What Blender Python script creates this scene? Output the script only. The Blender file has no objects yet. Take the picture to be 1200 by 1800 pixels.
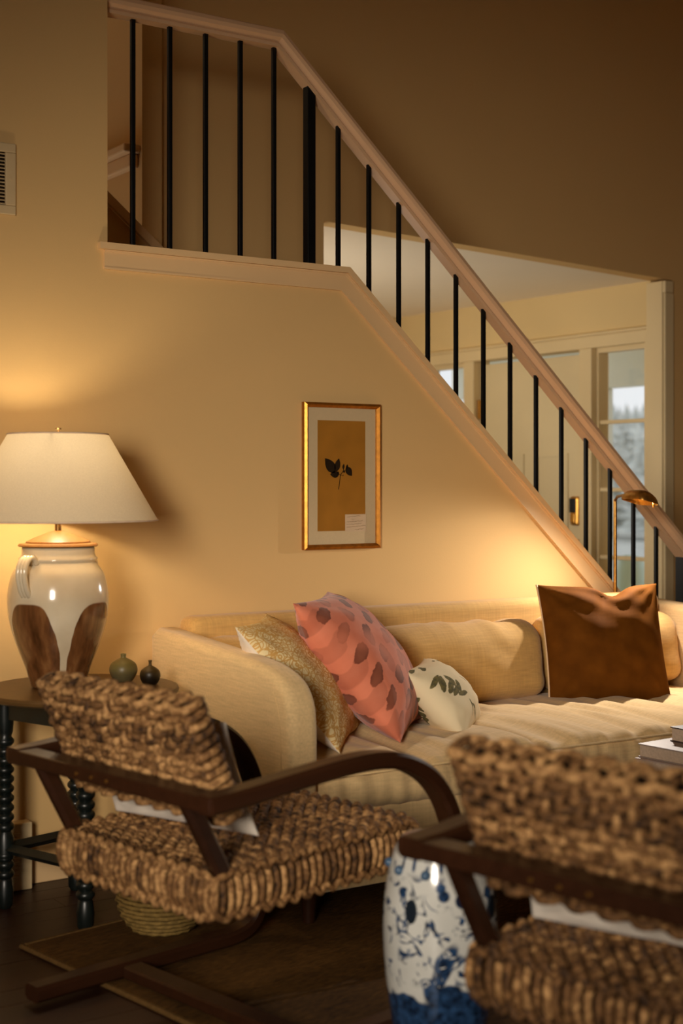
import bpy, bmesh, math, random
from mathutils import Vector, Matrix, noise as mn
random.seed(7)
S = bpy.context.scene
COL = S.collection
PI = math.pi

# ------------------------------------------------------------------ camera, world, lights, exposure
YAW = math.radians(34.0)
cam_d = bpy.data.cameras.new('camera')
cam = bpy.data.objects.new('camera', cam_d); COL.objects.link(cam)
cam.location = (0, 0, 1.30)
cam.rotation_euler = (PI/2, 0, -YAW)
cam_d.sensor_fit = 'VERTICAL'; cam_d.sensor_height = 36.0; cam_d.sensor_width = 24.0
cam_d.lens = 50.0
cam_d.shift_y = -50/1800
cam_d.dof.use_dof = True; cam_d.dof.focus_distance = 5.0; cam_d.dof.aperture_fstop = 2.2
S.camera = cam
S.view_settings.view_transform = 'Standard'; S.view_settings.look = 'None'
S.view_settings.gamma = 1.0; S.view_settings.use_curve_mapping = False
S.view_settings.exposure = 0.0
S.cycles.use_denoising = True
S.cycles.max_bounces = 10; S.cycles.diffuse_bounces = 6; S.cycles.transparent_max_bounces = 12
S.cycles.sample_clamp_indirect = 4.0

world = bpy.data.worlds.new('overcast_sky'); S.world = world
world.use_nodes = True
bg = world.node_tree.nodes['Background']
bg.inputs[0].default_value = (0.93, 0.97, 1.0, 1); bg.inputs[1].default_value = 0.95

def area(name, loc, target, sx, sy, power, color):
    l = bpy.data.lights.new(name, 'AREA'); l.shape = 'RECTANGLE'; l.size = sx; l.size_y = sy
    l.energy = power; l.color = color
    o = bpy.data.objects.new(name, l); COL.objects.link(o); o.location = loc
    o.rotation_euler = (Vector(target)-Vector(loc)).to_track_quat('-Z', 'Y').to_euler()
    return o
def point(name, loc, power, color, r):
    l = bpy.data.lights.new(name, 'POINT'); l.energy = power; l.color = color; l.shadow_soft_size = r
    o = bpy.data.objects.new(name, l); COL.objects.link(o); o.location = loc
    return o
# daylight at the living-room window behind the camera, and an added foyer fill without a window
w_ = area('living_window_daylight', (-1.44, -.30, 1.72), (3.1, 4.4, .62), 1.0, 1.3, 22, (1.0, .87, .72))
w_.data.spread = math.radians(51)
area('foyer_fill_light', (3.06, 6.7, 1.45), (5.2, 6.5, 2.7), 1.0, 1.3, 37, (1.0, .90, .76))  # unseen area light added to brighten the foyer; the wall here has no opening
LAMP_XY = (1.712, 4.085)
point('table_lamp_light', (LAMP_XY[0], LAMP_XY[1], 1.345), 8.0, (1.0, .80, .53), .035)
area('upper_hall_fill_light', (.9, 6.9, 3.9), (2.6, 5.4, 2.6), .8, .8, 1.2, (1.0, .88, .6))  # made-up fill that lifts the dark landing recess; no source stands here
l = bpy.data.lights.new('reading_lamp_light', 'SPOT'); l.energy = 60; l.color = (1.0, .88, .76)
l.spot_size = math.radians(165); l.spot_blend = 1.0; l.shadow_soft_size = .008
o = bpy.data.objects.new('reading_lamp_light', l); COL.objects.link(o); o.location = (4.170, 4.050, 1.240)
o.rotation_euler = (Vector((3.5, 3.7, .25))-o.location).to_track_quat('-Z', 'Y').to_euler()

# ------------------------------------------------------------------ helpers
def srgb(r, g, b):
    f = lambda c: (c/255/12.92) if c/255 <= .04045 else ((c/255+.055)/1.055)**2.4
    return (f(r), f(g), f(b), 1)

def link(o): COL.objects.link(o); return o
def setp(o, label=None, cat=None, group=None, kind=None):
    if label: o['label'] = label
    if cat: o['category'] = cat
    if group: o['group'] = group
    if kind: o['kind'] = kind
    return o
def mesh_obj(name, bm, mats, parent=None, smooth=False, angle=None):
    me = bpy.data.meshes.new(name)
    bm.normal_update(); bm.to_mesh(me); bm.free()
    for m in (mats if isinstance(mats, (list, tuple)) else [mats]): me.materials.append(m)
    if smooth:
        me.polygons.foreach_set('use_smooth', [True]*len(me.polygons))
        if angle: me.set_sharp_from_angle(angle=math.radians(angle))
    o = bpy.data.objects.new(name, me); link(o)
    if parent: o.parent = parent
    return o
def thing(name, label, cat, loc=(0, 0, 0), rz=0, group=None):
    o = bpy.data.objects.new(name, None); link(o); o.location = loc; o.rotation_euler = (0, 0, rz)
    o.empty_display_size = .1
    return setp(o, label, cat, group)
def struct(name, bm, m, label, cat, parent=None, **k):
    o = mesh_obj(name, bm, m, parent, **k)
    if parent is None: setp(o, label, cat, None, 'structure')
    return o
def B(*boxes, bevel=0, seg=1):
    bm = bmesh.new()
    for (x0, x1, y0, y1, z0, z1) in boxes: box(bm, x0, x1, y0, y1, z0, z1)
    if bevel: bev(bm, bevel, seg)
    return bm
def box(bm, x0, x1, y0, y1, z0, z1):
    v = [bm.verts.new(p) for p in ((x0,y0,z0),(x1,y0,z0),(x1,y1,z0),(x0,y1,z0),(x0,y0,z1),(x1,y0,z1),(x1,y1,z1),(x0,y1,z1))]
    for f in ((0,3,2,1),(4,5,6,7),(0,1,5,4),(1,2,6,5),(2,3,7,6),(3,0,4,7)): bm.faces.new([v[i] for i in f])
def bev(bm, w, seg=2):
    bmesh.ops.bevel(bm, geom=list(bm.edges), offset=w, segments=seg, profile=.5, affect='EDGES', clamp_overlap=True)
def prism(bm, poly, axis, a, b):
    """polygon of 2-D points extruded along an axis; the points are the two other axes in order"""
    def P(p, t):
        if axis == 'x': return (t, p[0], p[1])
        if axis == 'y': return (p[0], t, p[1])
        return (p[0], p[1], t)
    lo = [bm.verts.new(P(p, a)) for p in poly]; hi = [bm.verts.new(P(p, b)) for p in poly]
    n = len(poly)
    bm.faces.new(lo); bm.faces.new(hi[::-1])
    for i in range(n): bm.faces.new((lo[i], hi[i], hi[(i+1) % n], lo[(i+1) % n]))
    bmesh.ops.recalc_face_normals(bm, faces=bm.faces)
def lathe(bm, prof, n=40, c=(0, 0)):
    rings = []
    for (r, z) in prof:
        if r < 1e-5: rings.append([bm.verts.new((c[0], c[1], z))])
        else: rings.append([bm.verts.new((c[0]+r*math.cos(2*PI*i/n), c[1]+r*math.sin(2*PI*i/n), z)) for i in range(n)])
    for a, b in zip(rings, rings[1:]):
        for i in range(n):
            j = (i+1) % n
            if len(a) == 1 and len(b) == 1: continue
            if len(a) == 1: bm.faces.new((a[0], b[j], b[i]))
            elif len(b) == 1: bm.faces.new((a[i], a[j], b[0]))
            else: bm.faces.new((a[i], a[j], b[j], b[i]))
    bmesh.ops.recalc_face_normals(bm, faces=bm.faces)
def tube(bm, pts, r, sides=6, closed=False, rx=None, up=None):
    """sweep; r may be a list; rx = second radius"""
    pts = [Vector(p) for p in pts]; n = len(pts)
    rs = r if isinstance(r, (list, tuple)) else [r]*n
    rings = []; ref = Vector(up) if up else None
    for i, p in enumerate(pts):
        if closed: t = pts[(i+1) % n]-pts[i-1]
        else: t = pts[min(i+1, n-1)]-pts[max(i-1, 0)]
        t.normalize()
        if ref is None: ref = t.orthogonal()
        u = ref-t*ref.dot(t)
        if u.length < 1e-4: u = t.orthogonal()
        u.normalize(); w = t.cross(u)
        if not up: ref = u
        k = (rx/r if rx and not isinstance(r, (list, tuple)) else 1)
        rings.append([bm.verts.new(p+u*math.cos(2*PI*j/sides)*rs[i]+w*math.sin(2*PI*j/sides)*rs[i]*k) for j in range(sides)])
    m = n if closed else n-1
    for i in range(m):
        a, b = rings[i], rings[(i+1) % n]
        for j in range(sides):
            bm.faces.new((a[j], a[(j+1) % sides], b[(j+1) % sides], b[j]))
    if not closed:
        bm.faces.new(rings[0][::-1]); bm.faces.new(rings[-1])
def strip(bm, pts, side, w, t):
    """bent board: path pts, width w along unit vector side, thickness t"""
    pts = [Vector(p) for p in pts]; side = Vector(side); n = len(pts); rings = []
    for i, p in enumerate(pts):
        tg = (pts[min(i+1, n-1)]-pts[max(i-1, 0)]).normalized(); nn = tg.cross(side).normalized()
        c = .22*t
        prof = [(-w/2+c, -t/2), (w/2-c, -t/2), (w/2, -t/2+c), (w/2, t/2-c), (w/2-c, t/2), (-w/2+c, t/2), (-w/2, t/2-c), (-w/2, -t/2+c)]
        rings.append([bm.verts.new(p+side*a+nn*b) for a, b in prof])
    for a, b in zip(rings, rings[1:]):
        for j in range(8): bm.faces.new((a[j], a[(j+1) % 8], b[(j+1) % 8], b[j]))
    bm.faces.new(rings[0][::-1]); bm.faces.new(rings[-1])
    bmesh.ops.recalc_face_normals(bm, faces=bm.faces)
def spline(ctrl, n):
    P = [Vector(c) for c in ctrl]; P = [2*P[0]-P[1]]+P+[2*P[-1]-P[-2]]; out = []
    for i in range(1, len(P)-2):
        for k in range(n):
            t = k/n; a, b, c, d = P[i-1:i+3]
            out.append(.5*((2*b)+(c-a)*t+(2*a-5*b+4*c-d)*t*t+(3*b-a-3*c+d)*t**3))
    out.append(P[-2]); return out

# ------------------------------------------------------------------ materials
class NT:
    def __init__(s, name):
        s.m = bpy.data.materials.new(name); s.m.use_nodes = True; s.t = s.m.node_tree
        s.b = s.t.nodes['Principled BSDF']; s.out = s.t.nodes['Material Output']
    def node(s, typ, **kw):
        n = s.t.nodes.new(typ)
        for k, v in kw.items(): setattr(n, k, v)
        return n
    def put(s, sock, v):
        if hasattr(v, 'is_output'): s.t.links.new(v, sock)
        else: sock.default_value = v
    def math(s, op, a, b=0.0, c=None, clamp=False):
        n = s.node('ShaderNodeMath', operation=op); n.use_clamp = clamp
        s.put(n.inputs[0], a); s.put(n.inputs[1], b)
        if c is not None: s.put(n.inputs[2], c)
        return n.outputs[0]
    def mix(s, f, a, b):
        n = s.node('ShaderNodeMix', data_type='RGBA'); s.put(n.inputs[0], f); s.put(n.inputs[6], a); s.put(n.inputs[7], b)
        return n.outputs[2]
    def coord(s, which='Object', scale=None, rot=None):
        o = s.node('ShaderNodeTexCoord').outputs[which]
        if scale or rot:
            mp = s.node('ShaderNodeMapping'); s.put(mp.inputs[0], o)
            if scale: mp.inputs['Scale'].default_value = scale
            if rot: mp.inputs['Rotation'].default_value = rot
            o = mp.outputs[0]
        return o
    def noise(s, vec, scale, detail=3, rough=.5, dist=0):
        n = s.node('ShaderNodeTexNoise'); s.put(n.inputs['Vector'], vec); n.inputs['Scale'].default_value = scale
        n.inputs['Detail'].default_value = detail; n.inputs['Roughness'].default_value = rough; n.inputs['Distortion'].default_value = dist
        return n.outputs[0]
    def vor(s, vec, scale, feature='F1', rand=1.0):
        n = s.node('ShaderNodeTexVoronoi', feature=feature); s.put(n.inputs['Vector'], vec); n.inputs['Scale'].default_value = scale
        n.inputs['Randomness'].default_value = rand
        return n.outputs
    def ramp(s, f, stops):
        n = s.node('ShaderNodeValToRGB'); e = n.color_ramp.elements
        while len(e) < len(stops): e.new(.5)
        for i, (p, c) in enumerate(stops): e[i].position = p; e[i].color = c if len(c) == 4 else (*c, 1)
        s.put(n.inputs[0], f); return n.outputs[0]
    def step(s, f, lo, hi):
        n = s.node('ShaderNodeMapRange', interpolation_type='SMOOTHSTEP'); s.put(n.inputs[0], f)
        n.inputs[1].default_value = lo; n.inputs[2].default_value = hi
        return n.outputs[0]
    def bump(s, h, strength=.3, dist=.01):
        n = s.node('ShaderNodeBump'); n.inputs['Strength'].default_value = strength; n.inputs['Distance'].default_value = dist
        s.put(n.inputs['Height'], h); s.t.links.new(n.outputs[0], s.b.inputs['Normal'])
    def base(s, c, rough=.6, metal=0, spec=.5, sheen=0):
        s.put(s.b.inputs['Base Color'], c); s.put(s.b.inputs['Roughness'], rough); s.b.inputs['Metallic'].default_value = metal
        s.b.inputs['Specular IOR Level'].default_value = spec
        if sheen: s.b.inputs['Sheen Weight'].default_value = sheen
        return s
    def sep(s, v):
        n = s.node('ShaderNodeSeparateXYZ'); s.put(n.inputs[0], v); return n.outputs
    def ellipse(s, u, v, cx, cy, a, b, rot):
        c, sn = math.cos(rot), math.sin(rot)
        du = s.math('SUBTRACT', u, cx); dv = s.math('SUBTRACT', v, cy)
        p = s.math('ADD', s.math('MULTIPLY', du, c/a), s.math('MULTIPLY', dv, sn/a))
        q = s.math('ADD', s.math('MULTIPLY', du, -sn/b), s.math('MULTIPLY', dv, c/b))
        return s.math('ADD', s.math('MULTIPLY', p, p), s.math('MULTIPLY', q, q))

def plain(name, c, rough=.5, metal=0, spec=.5, n_scale=30, var=.08, bump=0.0):
    t = NT(name); n = t.noise(t.coord(), n_scale)
    dark = tuple(x*(1-var) for x in c[:3])+(1,); lite = tuple(min(1, x*(1+var)) for x in c[:3])+(1,)
    t.base(t.ramp(n, [(.3, dark), (.7, lite)]), rough, metal, spec)
    if bump: t.bump(n, bump, .003)
    return t.m
def linen(name, c, scale=60, var=.16, bump=.35, stretch=(1, 14, 14)):
    t = NT(name); co = t.coord()
    a = t.noise(t.coord(scale=stretch), scale/6, 4, .6)
    b = t.noise(t.coord(scale=(stretch[1], stretch[0], stretch[0])), scale/6, 4, .6)
    s = t.math('ADD', t.math('MULTIPLY', a, .6), t.math('MULTIPLY', b, .4))
    t.base(t.ramp(s, [(.3, tuple(x*(1-var) for x in c[:3])+(1,)), (.7, tuple(min(1, x*(1+var)) for x in c[:3])+(1,))]), .9, 0, .2, .15)
    t.bump(s, bump, .002); return t.m

M = {}
WALLC = srgb(220, 183, 124)
def wall_mat(name, c):
    t = NT(name); n = t.noise(t.coord(), 160, 3); b = t.noise(t.coord(), 2.0, 3)
    t.base(t.ramp(b, [(.3, tuple(x*.975 for x in c[:3])+(1,)), (.7, c)]), .75, 0, .25); t.bump(n, .12, .002); return t.m
M['wall'] = wall_mat('painted_plaster', WALLC)
M['foyer'] = wall_mat('foyer_paint', srgb(222, 198, 146))
M['ceil'] = wall_mat('ceiling_paint', srgb(244, 232, 210))
M['trim'] = plain('painted_wood_trim', srgb(228, 192, 142), .45, 0, .4, 4, .02)
M['foyer_trim'] = plain('foyer_woodwork', srgb(226, 206, 162), .45, 0, .4, 4, .02)
M['rail'] = plain('handrail_paint', srgb(230, 190, 150), .45, 0, .4, 5, .03)
M['black'] = plain('black_iron', srgb(14, 15, 17), .45, .3, .4, 40, .2)
M['linen'] = linen('sand_linen', srgb(196, 156, 94))
M['linen_arm'] = linen('sand_linen_arm', srgb(214, 184, 134), stretch=(14, 1, 14))
M['linen_seat'] = linen('sand_linen_seat', srgb(210, 180, 130))
M['white_cloth'] = linen('white_cotton', srgb(222, 212, 198), 90, .06, .2)
M['gold'] = plain('gilt_frame', srgb(176, 116, 40), .32, .75, .5, 60, .2)
M['brass'] = plain('brushed_brass', srgb(190, 140, 66), .28, .9, .5, 80, .15)
M['brass_dark'] = plain('aged_brass', srgb(140, 108, 62), .34, .85, .5, 80, .2)
M['mat'] = plain('mat_board', srgb(214, 192, 152), .9, 0, .1, 200, .03)
M['paper'] = plain('aged_paper', srgb(172, 118, 42), .9, 0, .1, 12, .1)
M['label'] = plain('label_paper', srgb(216, 190, 156), .9, 0, .1, 40, .04)
M['leaf_pressed'] = plain('pressed_leaf', srgb(40, 30, 18), .9, 0, .1, 60, .3)
M['ink'] = plain('faded_ink', srgb(120, 84, 52), .9, 0, .1, 60, .1)
M['rustedge'] = plain('pale_piping', srgb(222, 190, 150), .9, 0, .1, 60, .05)
M['vent'] = plain('vent_enamel', srgb(206, 182, 140), .5, 0, .4, 20, .04)
M['ventdark'] = plain('vent_void', srgb(34, 24, 12), .9, 0, .1)
M['tabletop'] = plain('oiled_table_top', srgb(92, 66, 34), .42, 0, .4, 20, .15)
M['tableleg'] = plain('black_stained_wood', srgb(18, 24, 22), .35, 0, .5, 30, .3)
M['dooroff'] = plain('door_paint', srgb(222, 206, 166), .5, 0, .4, 4, .02)
M['bookpage'] = plain('book_pages', srgb(190, 170, 150), .9, 0, .1, 150, .1)
M['bookdark'] = plain('book_cover_dark', srgb(62, 52, 48), .5, 0, .4, 20, .1)
M['bookgrey'] = plain('book_cover_grey', srgb(140, 124, 116), .5, 0, .4, 20, .06)
M['booklight'] = plain('book_cover_pale', srgb(168, 148, 140), .5, 0, .4, 20, .06)
M['porch'] = plain('porch_paint', srgb(226, 224, 208), .6, 0, .3, 5, .03)
M['lawn'] = plain('grey_lawn', srgb(186, 188, 182), 1, 0, .1, 2, .2)  # lightened along with the trees, haze mixed into the colour
M['tree'] = plain('haze_tinted_conifer', srgb(204, 208, 204), 1, 0, .05, 3, .25)  # distance haze is put into this pale colour
M['bark'] = plain('haze_tinted_bark', srgb(180, 178, 172), 1, 0, .05, 3, .2)  # bark paled the same way, haze painted in
M['teal'] = plain('pale_teal_glaze', srgb(206, 230, 222), .3, 0, .5, 5, .05)
M['carpet'] = plain('brown_stair_carpet', srgb(70, 44, 22), 1, 0, .05, 90, .4, .4)

def glass(name, tint=(1, 1, 1, 1), gl=.05):
    t = NT(name); tr = t.node('ShaderNodeBsdfTransparent'); tr.inputs[0].default_value = tint
    g = t.node('ShaderNodeBsdfGlossy'); g.inputs['Roughness'].default_value = .02
    mx = t.node('ShaderNodeMixShader'); mx.inputs[0].default_value = gl
    t.t.links.new(tr.outputs[0], mx.inputs[1]); t.t.links.new(g.outputs[0], mx.inputs[2]); t.t.links.new(mx.outputs[0], t.out.inputs[0])
    return t.m
M['glass'] = glass('window_glass')

def wood(name, c, rough, ax=0, scale=3, var=.35):
    t = NT(name); st = [14, 14, 14]; st[ax] = 1
    n = t.noise(t.coord(scale=st), scale, 4, .6, .4)
    oi = t.node('ShaderNodeObjectInfo').outputs['Random']
    f = t.math('ADD', t.math('MULTIPLY', n, .7), t.math('MULTIPLY', oi, .3))
    t.base(t.ramp(f, [(.25, tuple(x*(1-var) for x in c[:3])+(1,)), (.75, tuple(x*(1+var) for x in c[:3])+(1,))]), rough, 0, .4)
    t.bump(n, .15, .002); return t.m
M['floor'] = wood('dark_oak_boards', srgb(44, 21, 9), .42)
M['chairwood'] = wood('dark_bentwood', srgb(44, 23, 11), .34, 1)
def seagrass():
    t = NT('seagrass_rope'); co = t.coord()
    n = t.noise(co, 55, 3, .6); f = t.noise(t.coord(scale=(3, 3, 1)), 130, 2)
    oi = t.node('ShaderNodeObjectInfo').outputs['Random']
    s = t.math('ADD', t.math('MULTIPLY', n, .75), t.math('MULTIPLY', oi, .25))
    t.base(t.ramp(s, [(.30, srgb(44, 27, 12)), (.5, srgb(112, 78, 44)), (.70, srgb(184, 142, 92))]), .75, 0, .25)
    t.bump(f, .5, .004); return t.m
M['rope'] = seagrass()
M['ropecore'] = plain('woven_core', srgb(26, 15, 7), .9, 0, .1, 60, .3)
def jute():
    t = NT('jute_weave'); a = t.noise(t.coord(scale=(1, 6, 1)), 40, 3); b = t.noise(t.coord(), 4, 3)
    s = t.math('ADD', t.math('MULTIPLY', a, .6), t.math('MULTIPLY', b, .4))
    t.base(t.ramp(s, [(.32, srgb(40, 25, 9)), (.68, srgb(98, 68, 30))]), .95, 0, .1); t.bump(a, .6, .006); return t.m
M['rug'] = jute()
M['rugedge'] = plain('jute_binding', srgb(92, 68, 36), .95, 0, .1, 80, .2, .3)
M['basket'] = plain('basket_cane', srgb(120, 96, 50), .8, 0, .2, 60, .3, .3)

def shade_mat():
    t = NT('linen_lamp_shade'); co = t.coord(scale=(30, 30, 60)); n = t.noise(co, 8, 3)
    c = t.ramp(n, [(.3, srgb(214, 198, 168)), (.7, srgb(224, 208, 178))])
    d = t.node('ShaderNodeBsdfDiffuse'); t.put(d.inputs[0], c)
    tr = t.node('ShaderNodeBsdfTranslucent'); t.put(tr.inputs[0], c)
    mx = t.node('ShaderNodeMixShader'); mx.inputs[0].default_value = .125
    t.t.links.new(d.outputs[0], mx.inputs[1]); t.t.links.new(tr.outputs[0], mx.inputs[2]); t.t.links.new(mx.outputs[0], t.out.inputs[0])
    return t.m
M['shade'] = shade_mat()

def jar_mat():
    t = NT('two_tone_glaze'); x, y, z = t.sep(t.coord())
    th = t.math('ARCTAN2', y, x)
    n = t.noise(t.coord(), 9, 3)
    # four drip arches round the jar; each 74 degrees wide
    ph = t.math('ADD', t.math('MULTIPLY', th, 2/PI), 60/90+2.5+4)      # period one per 90 degrees
    fr = t.math('SUBTRACT', t.math('FRACT', ph), .5)                    # -0.5 .. 0.5
    a = t.math('DIVIDE', t.math('ADD', fr, t.math('MULTIPLY', t.math('SUBTRACT', n, .5), .10)), .44)
    a2 = t.math('MULTIPLY', a, a); a4 = t.math('MULTIPLY', a2, a2)
    zt = t.math('SUBTRACT', .262, t.math('MULTIPLY', a4, .17))
    inz = t.step(t.math('SUBTRACT', zt, z), -.003, .003)
    ina = t.math('LESS_THAN', a2, 1.0)
    msk = t.math('MULTIPLY', inz, ina)
    streak = t.noise(t.coord(scale=(6, 6, .6)), 6, 4)
    brown = t.ramp(streak, [(.3, srgb(70, 42, 20)), (.55, srgb(112, 72, 40)), (.75, srgb(140, 98, 58))])
    cream = t.ramp(n, [(.3, srgb(196, 178, 148)), (.7, srgb(214, 200, 172))])
    t.base(t.mix(msk, cream, brown), .14, 0, .5); t.b.inputs['Coat Weight'].default_value = .4
    return t.m
M['jar'] = jar_mat()
M['lid'] = plain('lamp_cap_wood', srgb(140, 92, 36), .4, 0, .4, 30, .1)

def stool_mat():
    t = NT('blue_and_white_porcelain'); co = t.coord(); x, y, z = t.sep(co)
    th = t.math('ARCTAN2', y, x)
    n1 = t.noise(co, 16, 2, .5, .8); n2 = t.noise(co, 9, 2); n3 = t.noise(co, 60, 2); n4 = t.noise(co, 26, 2, .5, 1.5)
    band = lambda v, lo, hi, s=.012: t.math('MULTIPLY', t.step(v, lo-s, lo+s), t.math('SUBTRACT', 1.0, t.step(v, hi-s, hi+s)))
    line = t.math('SUBTRACT', 1.0, t.step(t.math('ABSOLUTE', t.math('SUBTRACT', n1, .5)), .012, .03))
    curl = t.math('MULTIPLY', t.math('MULTIPLY', line, t.step(n2, .44, .52)), band(z, .215, .40))
    blob = t.math('MULTIPLY', t.step(n4, .60, .64), band(z, .2, .43))
    zb = t.math('ADD', .185, t.math('MULTIPLY', t.math('SUBTRACT', n2, .5), .22))
    sea = t.step(t.math('SUBTRACT', zb, z), -.004, .006)
    seahole = t.math('MULTIPLY', t.step(n4, .56, .6), t.math('SUBTRACT', 1.0, t.step(z, .05, .09)))
    pet = t.math('MULTIPLY', t.step(t.math('SINE', t.math('MULTIPLY', th, 22)), .55, .8), band(z, .452, .492, .006))
    pet = t.math('MULTIPLY', pet, t.step(n4, .38, .46))
    dots = t.math('MULTIPLY', t.math('SUBTRACT', 1.0, t.step(t.vor(co, 21)[0], .30, .38)), band(z, .36, .44))
    drag = t.ellipse(th, z, -2.18, .255, .36, .050, .15)
    dr = t.math('MULTIPLY', t.math('SUBTRACT', 1.0, t.step(t.math('ADD', drag, t.math('MULTIPLY', n1, 1.2)), .9, 1.25)), t.math('SUBTRACT', 1.0, t.step(n4, .56, .6)))
    m = t.math('MAXIMUM', t.math('MAXIMUM', curl, blob), t.math('MAXIMUM', t.math('SUBTRACT', sea, seahole), t.math('MAXIMUM', pet, t.math('MAXIMUM', dots, dr))), clamp=True)
    blue = t.ramp(n3, [(.35, srgb(16, 30, 50)), (.65, srgb(40, 68, 104))])
    white = t.ramp(n2, [(.3, srgb(180, 180, 174)), (.7, srgb(196, 196, 190))])
    t.base(t.mix(m, white, blue), .12, 0, .5); t.b.inputs['Coat Weight'].default_value = .3
    return t.m
M['stool'] = stool_mat()

def pink_mat():
    t = NT('rose_leaf_print'); u, v, _ = t.sep(t.coord('UV'))
    n = t.noise(t.coord('UV'), 9, 3)
    # leaves in staggered columns: skewed cells
    uu = t.math('ADD', t.math('MULTIPLY', u, 6.0), t.math('MULTIPLY', t.math('SUBTRACT', n, .5), .5))
    row = t.math('FLOOR', uu)
    vv = t.math('ADD', t.math('MULTIPLY', v, 6.5), t.math('MULTIPLY', row, .5))
    fu = t.math('SUBTRACT', t.math('FRACT', uu), .5); fv = t.math('SUBTRACT', t.math('FRACT', vv), .5)
    e = t.ellipse(fu, fv, 0, 0, .47, .24, .75)
    wob = t.math('ADD', e, t.math('MULTIPLY', t.math('SUBTRACT', t.noise(t.coord('UV'), 40, 2), .5), .9))
    leaf = t.math('SUBTRACT', 1.0, t.step(wob, .75, 1.0))
    edge = t.step(e, .1, .9)
    pres = t.step(t.noise(t.coord('UV'), 3.2, 1), .36, .56)
    u2 = t.math('ADD', t.math('MULTIPLY', u, 4.6), .37); v2 = t.math('ADD', t.math('MULTIPLY', v, 5.3), t.math('MULTIPLY', t.math('FLOOR', u2), .37))
    e2 = t.ellipse(t.math('SUBTRACT', t.math('FRACT', u2), .5), t.math('SUBTRACT', t.math('FRACT', v2), .5), 0, 0, .42, .2, 1.1)
    leaf2 = t.math('MULTIPLY', t.math('SUBTRACT', 1.0, t.step(t.math('ADD', e2, t.math('MULTIPLY', t.math('SUBTRACT', n, .5), 1.2)), .7, 1.05)), .24)
    k = t.math('MAXIMUM', t.math('MULTIPLY', leaf, t.math('ADD', .25, t.math('MULTIPLY', pres, .62))), leaf2)
    base = t.ramp(t.noise(t.coord('UV'), 5, 3), [(.3, srgb(196, 108, 80)), (.7, srgb(214, 130, 102))])
    t.base(t.mix(k, base, t.mix(edge, srgb(112, 62, 44), srgb(88, 42, 30))), .9, 0, .15, .2)
    t.bump(t.noise(t.coord('UV'), 260, 2), .12, .002)
    return t.m
M['pink'] = pink_mat()
def yellow_mat(name='ochre_floral_print', sc=11):
    t = NT(name); co = t.coord('UV')
    d = t.vor(co, sc)[0]; e = t.vor(co, sc*2.2, 'DISTANCE_TO_EDGE')[0]
    wv = t.math('SINE', t.math('MULTIPLY', d, 34))
    r = t.math('MAXIMUM', t.step(wv, .35, .75), t.math('SUBTRACT', 1.0, t.step(e, .04, .10)))
    n = t.noise(co, 3, 2)
    ochre = t.ramp(n, [(.35, srgb(186, 130, 42)), (.65, srgb(216, 162, 72))])
    t.base(t.mix(t.math('MULTIPLY', r, .8), srgb(232, 212, 162), ochre), .9, 0, .15)
    return t.m
M['yellow'] = yellow_mat()
def green_mat():
    t = NT('white_botanical_print'); u, v, _ = t.sep(t.coord('UV')); n = t.noise(t.coord('UV'), 24, 2)
    best = None
    cl_ = [(-.05, .05, .10, .032, 1.1), (-.09, .12, .085, .028, .4), (.01, -.03, .095, .03, .7), (.07, .02, .09, .028, 1.6), (.05, -.10, .095, .03, .3), (.11, -.08, .075, .026, 1.2), (.10, -.17, .08, .026, -.3)]
    for (cx, cy, a, b, r) in [(.19+p*1.0, .56+q*1.05, a*1.05, b*1.25, r) for p, q, a, b, r in cl_]+[(.2, .9, .06, .03, .8), (.40, .14, .12, .012, 2.2), (.33, .20, .09, .010, 1.5), (.86, .10, .05, .025, .4), (.55, .50, .06, .007, 2.0), (.7, .62, .07, .012, 1.0),
                              (.78, .55, .06, .012, .4), (.86, .86, .08, .02, 1.9), (.6, .9, .06, .014, .2), (.88, .4, .07, .012, 1.2), (.07, .95, .05, .03, .3), (.95, .05, .04, .03, .3)]:
        e = t.ellipse(u, v, cx, cy, a, b, r)
        best = e if best is None else t.math('MINIMUM', best, e)
    k = t.math('SUBTRACT', 1.0, t.step(t.math('ADD', best, t.math('MULTIPLY', t.math('SUBTRACT', n, .5), 1.0)), .8, 1.05))
    t.base(t.mix(t.math('MULTIPLY', k, .9), srgb(224, 208, 172), t.ramp(n, [(.35, srgb(44, 46, 14)), (.65, srgb(96, 86, 34))])), .9, 0, .15)
    return t.m
M['green'] = green_mat()
def velvet():
    t = NT('rust_velvet'); n = t.noise(t.coord('UV'), 6, 3)
    t.base(t.ramp(n, [(.3, srgb(86, 48, 10)), (.7, srgb(106, 62, 16))]), .8, 0, .04, .12)
    t.b.inputs['Sheen Tint'].default_value = srgb(230, 150, 60); t.b.inputs['Sheen Roughness'].default_value = .4
    return t.m
M['velvet'] = velvet()
def vase_mat(name, top, bot):
    t = NT(name); x, y, z = t.sep(t.coord()); th = t.math('ARCTAN2', y, x)
    g = t.step(z, .015, .06); n = t.noise(t.coord(), 40, 2)
    t.base(t.mix(t.math('ADD', g, t.math('MULTIPLY', t.math('SUBTRACT', n, .5), .3), clamp=True), bot, top), .4, 0, .4)
    return t.m
M['vase_a'] = vase_mat('olive_ribbed_glaze', srgb(112, 98, 52), srgb(92, 82, 54))
M['vase_b'] = vase_mat('dark_bottle_glaze', srgb(76, 58, 26), srgb(26, 20, 12))

# ================================================================== SETTING
WY = 4.40            # face of the stair wall
FY = 5.40            # wall on the far side of the stair
EX = 5.75            # entry wall with the front door
HI = 5.0             # double-height ceiling
KX, KZ = 2.985, 2.085    # where the landing ledge turns down the stair
SL = .905
diag = lambda x: KZ-SL*(x-KX)
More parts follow.
